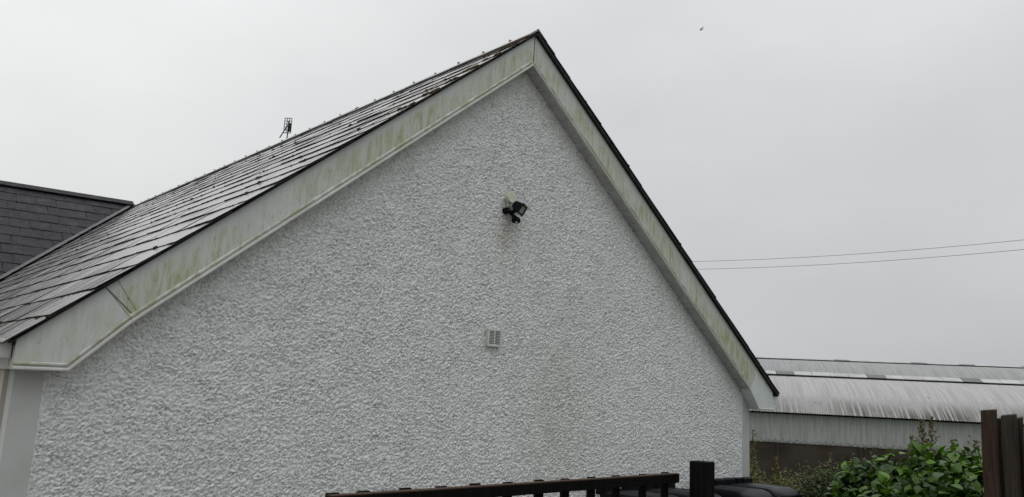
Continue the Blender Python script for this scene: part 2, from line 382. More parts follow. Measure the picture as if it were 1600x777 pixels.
dl = unit((-1, 0, -SLL)); nl = unit((-SLL, 0, 1)); dr = unit((1, 0, -SLR)); nr = unit((SLR, 0, 1))
LL = 5.72; LRr = 6.02; GA = .318; WD = .36
yj = 19.28; KW = .87; SLW = SLL; SH = .13
def on_main(p): return p[1] < yj - KW * (XR - p[0]) + .5 or p[1] > yj + KW * (XR - p[0]) - .5
rl = MB(); y0 = YF - .035
slate_field(rl, (XR, y0, ZR - .055), (0, 1, 0), dl, nl, int((YB - y0) / WD), 18, WD, GA, on_main)
roof_l = rl.build('roof_slope', 'slate', house, HO, edge='edge', label='grey slate roof slope with lines of moss')
rr = MB(); slate_field(rr, (XR, y0, ZR - .035), (0, 1, 0), dr, nr, int((YB - y0) / WD), 19, WD, .3135, rise=.009)
roof_r = rr.build('roof_slope', 'slate', house, HO, edge='edge', label='far roof slope seen along its dark slate edge')
# roof deck under the slates
for sgn, sl_, ln, rf in ((-1, SLL, 5.66, roof_l), (1, SLR, 5.95, roof_r)):
    d_ = unit((sgn, 0, -sl_)); a = np.array((XR, 0, ZR - (.062 if sgn < 0 else .05))); e = a + d_ * ln; n_ = unit((sgn * sl_, 0, 1)) * .035
    b = MB(); b.hexa([(a - n_) + (0, YF + .03, 0), (e - n_) + (0, YF + .03, 0), (e - n_) + (0, YB - .05, 0), (a - n_) + (0, YB - .05, 0), a + (0, YF + .03, 0), e + (0, YF + .03, 0), e + (0, YB - .05, 0), a + (0, YB - .05, 0)])
    b.build('roof_deck', 'deck', house, HO)
# undercloak: the dark double edge of the verge
for sgn, sl_, ln in ((-1, SLL, 5.70), (1, SLR, 5.955)):
    d_ = unit((sgn, 0, -sl_)); n_ = unit((sgn * sl_, 0, 1)); a = np.array((XR, 0, ZR - .035)); b = MB()
    k = 0.
    while k < ln - .05:
        k1 = min(k + random.uniform(.40, .60), ln); o_ = random.uniform(-.006, .006)
        p = a + d_ * (k + k1) / 2 - n_ * (.018 if sgn < 0 else .026); b.obox(p + (0, YF + .012 + o_, 0), d_ * (k1 - k - .006) / 2, (0, .05, 0), n_ * (.004 if sgn < 0 else .018)); k = k1
    b.build('verge_slates', 'edge', house, HO)
# ridge tiles
b = MB(); y = y0
while y < YB:
    y1 = min(y + .46, YB); lift = random.uniform(0, .006)
    for sgn, sl_ in ((-1, SLL), (1, SLR)):
        d_ = unit((sgn, 0, -sl_)); n_ = unit((sgn * sl_, 0, 1)); top = np.array((XR, 0, ZR - .004 + lift))
        p = top + d_ * .085 - n_ * .006
        b.obox(p + (0, (y + y1) / 2, 0), d_ * .085, (0, (y1 - y) / 2 - .003, 0), n_ * .009, random.random())
    b.obox((XR, y1, ZR + .000 + lift), (.015, 0, 0), (0, .010, 0), (0, 0, .006 + random.uniform(0, .006)), .3)
    y += .46
b.build('ridge_tiles', 'slate', house, HO)

# moss cushions along the courses
def moss_lump(mb, p, n, r, hgt):
    p = np.array(p); n = unit(n); a = unit(np.cross(n, (0.3, 1, .1))); c = np.cross(n, a); vs = []; k = 7
    for ring, (rr_, hh) in enumerate(((1, -.15), (.85, .45), (.45, .9))):
        for i in range(k):
            t = 2 * math.pi * i / k + ring * .4; q = r * rr_ * random.uniform(.7, 1.25)
            vs.append(p + a * q * math.cos(t) + c * q * math.sin(t) + n * hgt * hh * random.uniform(.75, 1.2))
    vs.append(p + n * hgt); f = [(j * k + i, j * k + (i + 1) % k, (j + 1) * k + (i + 1) % k, (j + 1) * k + i) for j in (0, 1) for i in range(k)]
    f += [(2 * k + i, 2 * k + (i + 1) % k, 3 * k) for i in range(k)]
    mb.add(vs, f, random.random())
b = MB()
for r in range(18):
    dens = int(60 * (1.25 - r / 18 * 1.0)) if r < 17 else 6
    for _ in range(dens):
        yy = y0 + random.random() ** 1.3 * 15; d_ = (r + 1) * GA + .012
        p = np.array((XR, yy, ZR - .055)) + dl * d_ + nl * .014
        if not on_main(p): continue
        sz = random.choice((.009, .011, .014, .018)) * random.uniform(.7, 1.5)
        if random.random() < .02: sz *= 1.6
        moss_lump(b, p, nl, sz * 1.15, sz * .95)
for _ in range(150):      # thick moss near the verge at the top
    t = random.random() ** 1.2; d_ = round(t * 6 + .5) * GA + random.uniform(-.03, .05); p = np.array((XR, y0 + random.uniform(0, .25), ZR - .055)) + dl * d_ + nl * .014
    moss_lump(b, p, nl, random.uniform(.015, .04), random.uniform(.01, .024))
for _ in range(14):
    dx_ = random.uniform(0, .05); p = (XR - dx_, y0 + random.random() * 13, ZR - .008 - SLL * dx_); moss_lump(b, p, (0, 0, 1), random.uniform(.01, .022), random.uniform(.008, .018))
b.build('moss', 'moss', roof_l, kind='stuff', off=HO, smooth=True)
b = MB()
for _ in range(16):
    d_ = random.randint(1, 18) * .3135; moss_lump(b, np.array((XR, y0 + random.uniform(0, .04), ZR - .035)) + dr * d_ + nr * .014, nr, random.uniform(.01, .022), random.uniform(.006, .014))
b.build('moss', 'moss', roof_r, kind='stuff', off=HO, smooth=True)

# ---- the wing behind, its ridge running off to the left
dw = unit((0, -1, -SLW)); nw = unit((0, -SLW, 1))
def on_wing(p): return (ZR - SLW * (yj + SH * (XR - p[0]) - p[1])) > ZR - SLL * (XR - p[0]) - .35
wr = MB(); slate_field(wr, (XR - 19.8, yj + SH * 19.8, ZR - .02), (1, -SH, 0), dw, nw, 55, 17, WD, .33, on_wing)
roof_w = wr.build('wing_roof', 'slate_dark', house, HO, edge='edge', label='slate roof of the side wing, coloured dark for its missing sky reflection')
b = MB()
a = np.array((0, yj, ZR - .04)); e = a + dw * 5.55
dy_ = SH * 19.8; b.add([(XR - 19.8, a[1] + dy_, a[2]), (XR, *a[1:]), (XR - 4.3, e[1] + SH * 4.3, e[2]), (XR - 19.8, e[1] + dy_, e[2])], [(0, 3, 2, 1)])
e2 = np.array((0, yj + 4.3, e[2])); b.add([(XR - 19.8, a[1] + dy_, a[2]), (XR, *a[1:]), (XR - 4.3, e2[1] + SH * 4.3, e2[2]), (XR - 19.8, e2[1] + dy_, e2[2])], [(0, 1, 2, 3)])
b.build('wing_roof_deck', 'slate_dark', house, HO)
b = MB(); x = -14.4
while x < XR - .2:
    yy_ = yj + SH * (XR - x - .225)
    for q_ in (-1, 1): b.obox((x + .225, yy_ + q_ * .055, ZR + .012), np.array((.222, -.222 * SH, 0)), unit((0, q_, -SLW)) * .08, unit((0, q_ * SLW, 1)) * .010, random.random())
    x += .45
b.build('wing_ridge_tiles', 'slate_dark', house, HO)
b = MB()
for _ in range(26):
    r = random.randint(2, 15); mx_ = random.uniform(-2, 4.5); p = np.array((mx_, yj + SH * (XR - mx_), ZR - .02)) + dw * (r * .33 + .01) + nw * .02
    if on_wing(p + (-.4, 0, 0)): moss_lump(b, p, nw, random.uniform(.02, .05), random.uniform(.015, .03))
b.build('moss', 'moss', roof_w, kind='stuff', off=HO, smooth=True)
# valley flashing
b = MB()
for t0 in np.arange(.05, 4.5, .5):
    t1 = min(t0 + .5, 4.5); P0 = np.array((XR - t0, yj - KW * t0, ZR - SLL * t0 + .012)); P1 = np.array((XR - t1, yj - KW * t1, ZR - SLL * t1 + .012))
    s1 = np.array((0, -.13, .0)); s2 = np.array((-.07, .0, .0)); up = np.array((0, 0, .012))
    b.add([P0 + s1 + up, P1 + s1 + up, P1, P0], [(0, 1, 2, 3)]); b.add([P0, P1, P1 + s2 + up, P0 + s2 + up], [(0, 1, 2, 3)])
b.build('valley_flashing', 'lead', house, HO)
b = MB(); b.box(-14., XCL - .002, yj - 4.0, yj - 3.75, -.1, E + .15); b.build('wing_wall', 'sidewall', house, HO)

# ---- bargeboards
def pt(u, v, y=YF): p = hity(u, v, y); return np.array((p[0], p[2]))
At = pt(837, 52); Ab = pt(833, 103)
At = np.array((5.434, ZR - .075)); 
def rline(x, sgn):  # underside line of the verge slates
    return (ZR - (.064 if sgn < 0 else .075)) - (SLL if sgn < 0 else SLR) * abs(x - XR)
JLb = pt(208, 503); JLt = np.array((pt(165, 450)[0], rline(pt(165, 450)[0], -1)))
KL = pt(107, 580); CL = pt(19, 577); CLt = np.array((CL[0], rline(CL[0], -1)))
JRt = np.array((pt(1183.4, 583.8)[0], rline(pt(1183.4, 583.8)[0], 1))); JRb = pt(1171, 609)
KR = pt(1185, 640); CR = pt(1208, 638); CR[1] = KR[1]; CRt = np.array((CR[0], rline(CR[0], 1)))
def board(b0, b1, t0, t1, n=40):           # strip between a bottom line and a top line, as a slab with UVs
    mb = MB(); rows = (0, .08, .3, .6, .85, 1.); nn = len(rows); vs = []; uv = []
    for i in range(n + 1):
        f = i / n; bb = b0 + (b1 - b0) * f; tt = t0 + (t1 - t0) * f
        for v in rows: q = bb + (tt - bb) * v; vs.append((q[0], YF, q[1])); uv.append((f * np.linalg.norm(b1 - b0), v))
    fs = [(i * nn + j, (i + 1) * nn + j, (i + 1) * nn + j + 1, i * nn + j + 1) for i in range(n) for j in range(nn - 1)]
    mb.add(vs, fs, .5, uv)
    c = [(b0[0], b0[1]), (b1[0], b1[1]), (t1[0], t1[1]), (t0[0], t0[1])]
    vb = [(x, YF, z) for x, z in c] + [(x, YF + .02, z) for x, z in c]
    mb.add(vb, [(7, 6, 5, 4), (0, 4, 5, 1), (1, 5, 6, 2), (2, 6, 7, 3), (3, 7, 4, 0)]); return mb
gap = np.array((.003, 0))
bl = board(JLb + gap, Ab - gap, JLt + gap, At - gap).build('bargeboard', 'pvc_l', house, HO, label='left bargeboard with patchy green algae')
br = board(Ab + gap, JRb - gap, At + gap, JRt - gap).build('bargeboard', 'pvc_r', house, HO, label='right bargeboard with heavy green algae')
# boxed ends
def boxend(poly, name_mat, lab, left):
    mb = MB(); n = len(poly); xs = [p[0] for p in poly]; zs = [p[1] for p in poly]; 
    uv = [(x, .15 + .8 * (z - min(zs)) / (max(zs) - min(zs))) for x, z in poly]
    mb.add([(x, YF + .002, z) for x, z in poly], [tuple(range(n))], .5, uv)
    y1 = YW - .014
    mb.add([(x, YF + .002, z) for x, z in poly] + [(x, y1, z) for x, z in poly], [(i, i + n, (i + 1) % n + n, (i + 1) % n) for i in range(n)] + [tuple(range(2 * n - 1, n - 1, -1))])
    return mb.build('box_end', name_mat, house, HO, label=lab)
be1 = boxend([CL, KL, JLb, JLt, CLt], 'pvc_e', 'left boxed eave end, faintly stained', True)
be2 = boxend([KR, CR, CRt, JRt, JRb], 'pvc_c', 'clean right boxed eave end', False)
# returns of the boxes along the side walls, gutters
b = MB(); b.box(CL[0] - .006, CL[0] + .02, YW - .013, 15.0, CL[1], CLt[1] - .06); b.build('eaves_board', 'pvc_c', house, HO)
b = MB(); b.box(CR[0] - .02, CR[0] + .006, YW - .013, YB - .2, CR[1], CRt[1] - .06); b.build('eaves_board', 'pvc_c', house, HO)
def gutter(x0, x1, y0_, y1_, z0, z1, lip):
    mb = MB(); t = .006
    mb.box(x0, x1, y0_, y1_, z0, z0 + t); mb.box(x0, x0 + t, y0_, y1_, z0 + t, z1); mb.box(x1 - t, x1, y0_, y1_, z0 + t, z1); mb.box(x0 + t, x1 - t, y0_, y0_ + t, z0 + t, z1)
    mb.box(x0 - (.008 if lip < 0 else 0), x1 + (.008 if lip > 0 else 0), y0_ - .004, y1_, z1 - .012, z1 + .004) if False else None
    return mb
gutter(CL[0] - .125, CL[0] - .008, YF + .06, 15.0, E + .075, E + .195, -1).build('gutter', 'trim_c', house, HO, bevel=.003)
q_ = MB(); q_.box(CR[0] + .004, CR[0] + .165, YF + .012, YF + .05, E + .166, E + .178); q_.build('gutter_clip', 'edge', house, HO)
gut = gutter(CR[0] + .008, CR[0] + .15, YF + .02, YB - .2, E + .055, E + .165, 1); gut.build('gutter', 'pvc_c', house, HO, bevel=.003)
# trims along the lower edge: two beads with a groove
def bead_line(pts, w0, w1, prd, mat, lab=None):
    mb = MB()
    for i in range(len(pts) - 1):
        a, c = pts[i], pts[i + 1]; d_ = (c - a) / np.linalg.norm(c - a); n_ = np.array((-d_[1], d_[0]))
        def nrm_at(j):
            if 0 < j < len(pts) - 1:
                d0 = (pts[j] - pts[j - 1]) / np.linalg.norm(pts[j] - pts[j - 1]); d1 = (pts[j + 1] - pts[j]) / np.linalg.norm(pts[j + 1] - pts[j])
                nn = np.array((-(d0 + d1)[1], (d0 + d1)[0])); nn /= np.linalg.norm(nn); return nn / np.dot(nn, n_)
            return n_
        na, nb = nrm_at(i), nrm_at(i + 1); prof = [(w0, 0), (w0 + .3 * (w1 - w0), prd), (w0 + .75 * (w1 - w0), prd), (w1, prd * .35), (w1, 0)]
        vs = []
        for p, nn in ((a, na), (c, nb)):
            for w_, o_ in prof: q = p + nn * w_; vs.append((q[0], YF - .0015 - o_, q[1]))
        k = len(prof); mb.add(vs, [(j, j + 1, k + j + 1, k + j) for j in range(k - 1)] + [(0, 1, 2, 3, 4), tuple(range(2 * k - 1, k - 1, -1))])
    return mb.build('edge_trim', mat, house, HO, label=lab)
lp = [CL, KL, JLb, Ab]; rp = [Ab, JRb, KR, CR]
for pts, mt in (([CL, KL, JLb], 'trim_c'), ([JLb, Ab], 'trim_l'), ([Ab, JRb], 'trim_l'), ([JRb, KR, CR], 'trim_c')):
    pass
bead_line([CL, KL, JLb], -.004, .020, .013, 'trim_c'); bead_line([CL, KL, JLb], .028, .052, .008, 'trim_l')
bead_line([JLb, Ab], -.004, .020, .013, 'trim_c'); bead_line([JLb, Ab], .028, .054, .008, 'trim_l')
bead_line([Ab, JRb], -.004, .020, .013, 'trim_c'); bead_line([Ab, JRb], .028, .054, .008, 'trim_l')
bead_line([JRb, KR, CR], -.004, .020, .012, 'trim_c')
# cover strips over the joints
def strip(p, q, wdt, y, mat):
    mb = MB(); d_ = (q - p) / np.linalg.norm(q - p); n_ = np.array((-d_[1], d_[0])) * wdt / 2
    mb.prism([tuple(p - n_), tuple(q - n_), tuple(q + n_), tuple(p + n_)][::-1], y - .003, y + .001); return mb.build('joint_strip', mat, house, HO)
strip(JLb + (-.02, .06), JLt, .005, YF - .001, 'lead'); strip(JLb + (.01, .09), JLt + (.075, .055), .006, YF - .001, 'trim_l')
strip(Ab + (0, .05), At, .007, YF - .001, 'lead'); strip(JRb, JRt, .006, YF - .001, 'trim_l')
# soffit boards between the bargeboard and the wall
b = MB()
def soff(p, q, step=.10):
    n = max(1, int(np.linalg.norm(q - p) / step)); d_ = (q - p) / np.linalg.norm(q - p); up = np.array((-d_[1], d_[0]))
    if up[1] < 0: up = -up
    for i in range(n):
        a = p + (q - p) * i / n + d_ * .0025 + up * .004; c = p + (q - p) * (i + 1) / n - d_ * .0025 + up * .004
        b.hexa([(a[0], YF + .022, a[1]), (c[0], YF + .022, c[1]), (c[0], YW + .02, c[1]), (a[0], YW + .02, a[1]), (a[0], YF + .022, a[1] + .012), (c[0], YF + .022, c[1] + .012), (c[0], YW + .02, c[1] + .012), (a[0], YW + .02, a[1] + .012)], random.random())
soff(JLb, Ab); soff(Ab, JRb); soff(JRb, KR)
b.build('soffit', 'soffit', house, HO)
b = MB()
for p, q in ((JLb, Ab), (Ab, JRb)):
    d_ = (q - p) / np.linalg.norm(q - p); up = np.array((-d_[1], d_[0])); up = up * np.sign(up[1]) * .018; a = p + up; c = q + up
    b.hexa([(a[0], YF + .024, a[1]), (c[0], YF + .024, c[1]), (c[0], YW, c[1]), (a[0], YW, a[1]), (a[0], YF + .024, a[1] + .01), (c[0], YF + .024, c[1] + .01), (c[0], YW, c[1] + .01), (a[0], YW, a[1] + .01)])
b.build('soffit_backing', 'deck', house, HO)

# ---- vent grille in the wall
x0, x1, z0, z1 = 5.100, 5.277, E + .461, E + .632
b = MB(); fr = .018
b.box(x0, x1, YW - .042, YW + .01, z0, z0 + fr); b.box(x0, x1, YW - .042, YW + .01, z1 - fr, z1)
b.box(x0, x0 + fr, YW - .042, YW + .01, z0 + fr, z1 - fr); b.box(x1 - fr, x1, YW - .042, YW + .01, z0 + fr, z1 - fr)
b.box((x0 + x1) / 2 - .006, (x0 + x1) / 2 + .006, YW - .041, YW + .01, z0 + fr, z1 - fr)
ven = b.build('vent_grille', 'trim_c', house, HO, label='small square louvred vent in the gable', bevel=.002)
b = MB(); n = 9
for i in range(n):
    zc_ = z0 + fr + (i + .5) * (z1 - z0 - 2 * fr) / n
    for xa, xb in ((x0 + fr, (x0 + x1) / 2 - .006), ((x0 + x1) / 2 + .006, x1 - fr)):
        b.hexa([(xa, YW - .039, zc_ - .0055), (xb, YW - .039, zc_ - .0065), (xb, YW - .022, zc_ + .000), (xa, YW - .022, zc_ + .000), (xa, YW - .039, zc_ - .001), (xb, YW - .039, zc_ - .001), (xb, YW - .022, zc_ + .005), (xa, YW - .022, zc_ + .005)])
b.build('louvre', 'trim_c', ven, HO)
b = MB(); b.box(x0 + fr, x1 - fr, YW - .016, YW - .012, z0 + fr, z1 - fr); b.build('vent_opening', 'dark', ven, HO)

# ---- thread of old web hanging under the apex
b = MB(); p0 = np.array((5.375, YF + .07, E + 3.34))
pts = [p0 + (math.sin(i * .9) * .008, math.cos(i) * .004, -i * .022) for i in range(11)]
b.tube(pts, [.0035 + .002 * math.sin(i * 1.7) for i in range(11)], 5)
b.tube([p0 + (.022 + math.sin(i * 1.3) * .006, 0, -i * .02) for i in range(7)], .0028, 5)
b.build('hanging_thread', 'thread', off=tuple(p0), loc=tuple(p0), smooth=True)
tag(C.objects['hanging_thread'], 'thin pale thread dangling from the soffit just below the roof peak', 'thread')

# ------------------------------------------------------------------ security light
SO = (5.31, YW, E + 1.86)
sec = thing('security_light', 'black floodlight with sensor and round pale junction box high on the gable wall', 'floodlight', SO)
b = MB(); b.tube([(5.300, YW + .01, E + 1.985), (5.300, YW - .062, E + 1.985)], .056, 24); b.tube([(5.300, YW - .062, E + 1.985), (5.300, YW - .070, E + 1.985)], [.060, .055], 24)
b.build('junction_box', 'dirty', sec, SO, label='round yellowed junction box')
b = MB(); b.tube([(5.275, YW - .03, E + 1.935), (5.272, YW - .035, E + 1.90), (5.28, YW - .03, E + 1.86)], .008, 8); b.tube([(5.30, YW - .035, E + 1.93), (5.312, YW - .04, E + 1.885)], .012, 8)
b.build('cable', 'dirty', sec, SO, smooth=True)
b = MB(); b.tube([(5.262, YW, E + 1.845), (5.262, YW - .05, E + 1.845)], .034, 14); b.tube([(5.262, YW - .04, E + 1.845), (5.30, YW - .07, E + 1.835), (5.33, YW - .09, E + 1.845)], .020, 10)
b.build('wall_bracket', 'black', sec, SO, smooth=False, bevel=.003)
# lamp head turned to the right and tipped down
HD = Matrix.Translation((5.362, YW - .13, E + 1.868)) @ Matrix.Rotation(math.radians(27), 4, 'Z') @ Matrix.Rotation(math.radians(30), 4, 'X') @ Matrix.Rotation(math.radians(6), 4, 'Y') @ Matrix.Scale(.9, 4)
def tf(p): q = HD @ Vector(p); return (q.x, q.y, q.z)
hb = MB()   # local: front is -Y, x across, z up
def frust(mb, a, b_, ya, yb):
    mb.add([tf(p) for p in ((-a[0], ya, -a[1]), (a[0], ya, -a[1]), (a[0], ya, a[1]), (-a[0], ya, a[1]), (-b_[0], yb, -b_[1]), (b_[0], yb, -b_[1]), (b_[0], yb, b_[1]), (-b_[0], yb, b_[1]))], [(0, 1, 2, 3), (7, 6, 5, 4), (0, 4, 5, 1), (1, 5, 6, 2), (2, 6, 7, 3), (3, 7, 4, 0)])
frust(hb, (.080, .056), (.070, .050), -.020, .060); frust(hb, (.050, .036), (.040, .028), .061, .095)
for i in range(5): 
    xx = -.045 + i * .0225
    hb.add([tf(p) for p in ((xx - .003, .03, .030), (xx + .003, .03, .030), (xx + .003, .09, .02), (xx - .003, .09, .02), (xx - .003, .03, .056), (xx + .003, .03, .056), (xx + .003, .085, .045), (xx - .003, .085, .045))], [(3, 2, 1, 0), (4, 5, 6, 7), (0, 1, 5, 4), (1, 2, 6, 5), (2, 3, 7, 6), (3, 0, 4, 7)])
hd = hb.build('lamp_head', 'black', sec, SO, bevel=.004)
b = MB()
for xa, xb, za, zb in ((-.086, .086, .040, .060), (-.086, .086, -.060, -.040), (-.086, -.064, -.040, .040), (.064, .086, -.040, .040)):
    b.add([tf(p) for p in ((xa, -.034, za), (xb, -.034, za), (xb, -.0205, za), (xa, -.0205, za), (xa, -.034, zb), (xb, -.034, zb), (xb, -.0205, zb), (xa, -.0205, zb))], [(3, 2, 1, 0), (4, 5, 6, 7), (0, 1, 5, 4), (1, 2, 6, 5), (2, 3, 7, 6), (3, 0, 4, 7)])
b.add([tf(p) for p in ((-.086, -.034, .0605), (.086, -.034, .0605), (.080, -.085, .050), (-.080, -.085, .050), (-.086, -.034, .0655), (.086, -.034, .0655), (.080, -.085, .055), (-.080, -.085, .055))], [(0, 1, 2, 3), (7, 6, 5, 4), (4, 5, 1, 0), (5, 6, 2, 1), (6, 7, 3, 2), (7, 4, 0, 3)])
b.build('lamp_frame', 'black', hd, SO, bevel=.002)
b = MB(); b.add([tf(p) for p in ((-.070, -.026, -.044), (.070, -.026, -.044), (.070, -.026, .044), (-.070, -.026, .044))], [(0, 1, 2, 3)]); b.build('lamp_glass', 'glass', hd, SO)
b = MB(); b.tube([(5.315, YW - .03, E + 1.835), (5.322, YW - .07, E + 1.80), (5.33, YW - .09, E + 1.775)], [.024, .020, .018], 10)
b.tube([(5.335, YW - .065, E + 1.765), (5.348, YW - .115, E + 1.745)], [.040, .036], 14); b.tube([(5.348, YW - .115, E + 1.745), (5.352, YW - .135, E + 1.737)], [.036, .018], 14)
b.build('motion_sensor', 'black', sec, SO, smooth=False, bevel=.003)
b = MB(); b.tube([(5.325, YW - .118, E + 1.722), (5.325, YW - .128, E + 1.716)], [.014, .010], 10); b.build('sensor_lens', 'glass', sec, SO, smooth=True)

# ------------------------------------------------------------------ aerial behind the ridge
def onray(u, v, x):
    r = ray(u, v); r = r * x / r[0]; return np.array((r[0], r[1], r[2] + E))
AX = 6.6; a0 = onray(449.5, 206, AX); foot = np.array((a0[0], a0[1], ZR - SLR * (AX - XR) - .02))
aer = thing('aerial', 'small rusty grid panel aerial on a short mast behind the roof ridge', 'aerial', tuple(foot))
b = MB(); b.tube([foot, a0 + (0, 0, .22)], .012, 8); b.build('mast', 'blackm', aer, tuple(foot), smooth=True)
rt = np.array((RM[0, 0], RM[1, 0], 0)); rt = unit(rt); rt = unit(rt + np.array((.25, -.25, 0))); S = .0137
pc = a0 + (0, 0, .13) - rt * .015; W_, H_ = .068, .150; up = np.array((0, 0, 1.)); nn = np.cross(rt, up)
b = MB()
for i in range(4): b.obox(pc + rt * (W_ * (i / 1.5 - 1)) - nn * .02, rt * .0055, nn * .005, up * H_)
for i in range(6): b.obox(pc + up * (H_ * (i / 2.5 - 1)) - nn * .02, rt * W_, nn * .004, up * .0055)
b.build('grid_panel', 'blackm', aer, tuple(foot))
b = MB(); b.obox(pc + rt * .04 - up * .03 - nn * .04, rt * .022, nn * .018, up * .085); b.build('receiver_box', 'rust', aer, tuple(foot), bevel=.004)
b = MB(); b.tube([pc + rt * .0 + up * .0, pc - rt * .13 - up * .26], .011, 8); b.build('side_arm', 'blackm', aer, tuple(foot), smooth=True)

# ------------------------------------------------------------------ barns
QB = np.array(hdir(1400)) * 45; BD = np.array((-.591, .807)); BN = np.array((-.807, -.591))
def bp(s, d, z): q = QB + BD * s - BN * d; return (q[0], q[1], z)       # s along, d away from the camera
def ribbed(prof, s0, s1, pitch, amp, name, mat, parent, off):
    # prof: list of (d, z, nd, nz); ribs run along the profile
    n = int((s1 - s0) / pitch * 5); ss = np.linspace(s0, s1, n + 1); h = amp * np.sin(ss / pitch * 2 * math.pi)
    vs = []; vals = []; al = []; m_ = len(prof)
    for s, hh in zip(ss, h):
        for j, (d, z, nd, nz_) in enumerate(prof): vs.append(bp(s, d + nd * hh, z + nz_ * hh)); vals.append(j / (m_ - 1)); al.append(s)
    i = np.arange(n)[:, None]; j = np.arange(m_ - 1)[None]; a = i * m_ + j
    fs = np.stack([a, a + 1, a + m_ + 1, a + m_], -1).reshape(-1, 4)
    o = fast_mesh(name, np.array(vs), fs, off, mat, parent, 'run', np.array(vals))
    at = o.data.attributes.new('along', 'FLOAT', 'POINT'); at.data.foreach_set('value', np.array(al, 'f')); return o
def arc(d0, d1, z0, z1, n=12, over=.0):
    out = []
    for i in range(n + 1):
        t = i / n; d = d0 + (d1 - d0) * t; z = z0 + (z1 - z0) * (1 - (1 - t) ** 2); sl_ = (z1 - z0) / (d1 - d0) * 2 * (1 - t); q = math.hypot(1, sl_); out.append((d, z, -sl_ / q, 1 / q))
    return out
S0, S1 = -15, 11
def s_at(u, d):
    h = np.array(hdir(u)); o_ = QB - BN * d; t = np.dot(o_, BN) / np.dot(h, BN); return float(np.dot(h * t - o_, BD))
def make_barn(label, d0, span, ze, zr, zb, mats, zcap, gaps):
    o0 = bp(0, d0 + span / 2, -2.25); root = thing('barn', label, 'barn', o0)
    ribbed(arc(d0 - .35, d0 + span / 2, ze - .05, zr), S0, S1, .115, .023, 'roof', mats[0], root, o0)
    ribbed(arc(d0 + span + .3, d0 + span / 2, ze, zr), S0, S1, .23, .016, 'roof', mats[0], root, o0)
    s = S0; k = 0
    while s < S1 - .3:
        s2 = s + .96; e_ = random.uniform(-.015, .015); dk = any(abs((s + s2) / 2 - g_) < .5 for g_ in gaps); tgt = MB(); lo = zcap[0]; hi = zcap[1] + e_
        vv = [bp(s + .01, d0 + span / 2 - .55, lo), bp(s2 - .01, d0 + span / 2 - .55, lo), bp(s2 - .01, d0 + span / 2, hi), bp(s + .01, d0 + span / 2, hi), bp(s2 - .01, d0 + span / 2 + .55, lo), bp(s + .01, d0 + span / 2 + .55, lo)]
        vv2 = [(x, y, z + .03) for x, y, z in vv]
        tgt.add(vv + vv2, [(0, 3, 2, 1), (3, 5, 4, 2), (6, 7, 8, 9), (9, 8, 10, 11), (0, 1, 7, 6), (4, 5, 11, 10), (0, 6, 9, 3), (1, 2, 8, 7)], random.random())
        tgt.build('ridge_cap', 'capd' if dk else 'capl', root, o0, label='darker grey panel in the ridge cap' if dk else None)
        s = s2; k += 1
    kb = MB(); kb.add([bp(S0, d0 + span / 2 - .45, zr - .15), bp(S1, d0 + span / 2 - .45, zr - .15), bp(S1, d0 + span / 2 - .45, zcap[0] + .01), bp(S0, d0 + span / 2 - .45, zcap[0] + .01)], [(0, 1, 2, 3)]); kb.build('ridge_gap', 'dark', root, o0)
    # side cladding, base
    if zb is not None:
        ribbed([(d0, zb, -1, 0), (d0, zb + .25, -1, 0), (d0, (ze + zb) / 2, -1, 0), (d0, ze + .02, -1, 0)], S0, S1, .115, .012, 'side_cladding', mats[1], root, o0)
        q = MB(); c = [bp(S0, d0 + .04, -2.4), bp(S1, d0 + .04, -2.4), bp(S1, d0 + .25, -2.4), bp(S0, d0 + .25, -2.4)]; q.hexa(c + [(x, y, zb + .06) for x, y, z in c]); q.build('base_wall', 'baseboard', root, o0)
        for s in np.arange(S0 + 1, S1, 3.9):
            q = MB(); c = [bp(s, d0 - .04, -2.4), bp(s + .14, d0 - .04, -2.4), bp(s + .14, d0 + .039, -2.4), bp(s, d0 + .039, -2.4)]; q.hexa(c + [(x, y, zb - .01) for x, y, z in c]); q.build('wall_post', 'baseboard', root, o0)
        c = [bp(S0, d0 - .02, ze - .14), bp(S1, d0 - .02, ze - .14), bp(S1, d0 + .1, ze - .14), bp(S0, d0 + .1, ze - .14)]
        q = MB(); q.hexa([(x, y, z) for x, y, z in c] + [(x, y, ze - .02) for x, y, z in c]); q.build('eaves_beam', 'dark', root, o0)
    # end walls
    for s in (S0, S1):
        pr = arc(d0 + .1, d0 + span / 2, ze - .02, zr - .03, 8); pr2 = arc(d0 + span - .1, d0 + span / 2, ze - .02, zr - .03, 8)[::-1][1:]
        ring = [(d0 + .1, -2.4)] + [(p[0], p[1]) for p in pr] + [(p[0], p[1]) for p in pr2] + [(d0 + span - .1, -2.4)]
        q = MB(); q.add([bp(s, d, z) for d, z in ring], [tuple(range(len(ring)))]); q.build('end_wall', 'cladding', root, o0)
    q = MB(); c = [bp(S0, d0 + span - .05, -2.4), bp(S1, d0 + span - .05, -2.4), bp(S1, d0 + span, -2.4), bp(S0, d0 + span, -2.4)]; q.hexa(c + [(x, y, ze) for x, y, z in c]); q.build('rear_cladding', 'cladding', root, o0)
    return root
make_barn('nearer low barn with a rounded ribbed roof, grey cladding and brown base wall', 0, 10, E - .11, E + 1.83, E - 1.67, ('roofsheet', 'cladding'), (E + 1.90, E + 2.10), [s_at(u, 4.5) for u in (1217, 1365, 1522)] + [-11, -14])
make_barn('farther barn whose rounded ribbed roof rises behind the nearer barn ridge', 10.3, 10, E + 1.25, E + 3.33, None, ('roofsheet2', 'cladding'), (E + 3.37, E + 3.47), [s_at(u, 14.8) for u in (1320, 1437, 1515)] + [-12])

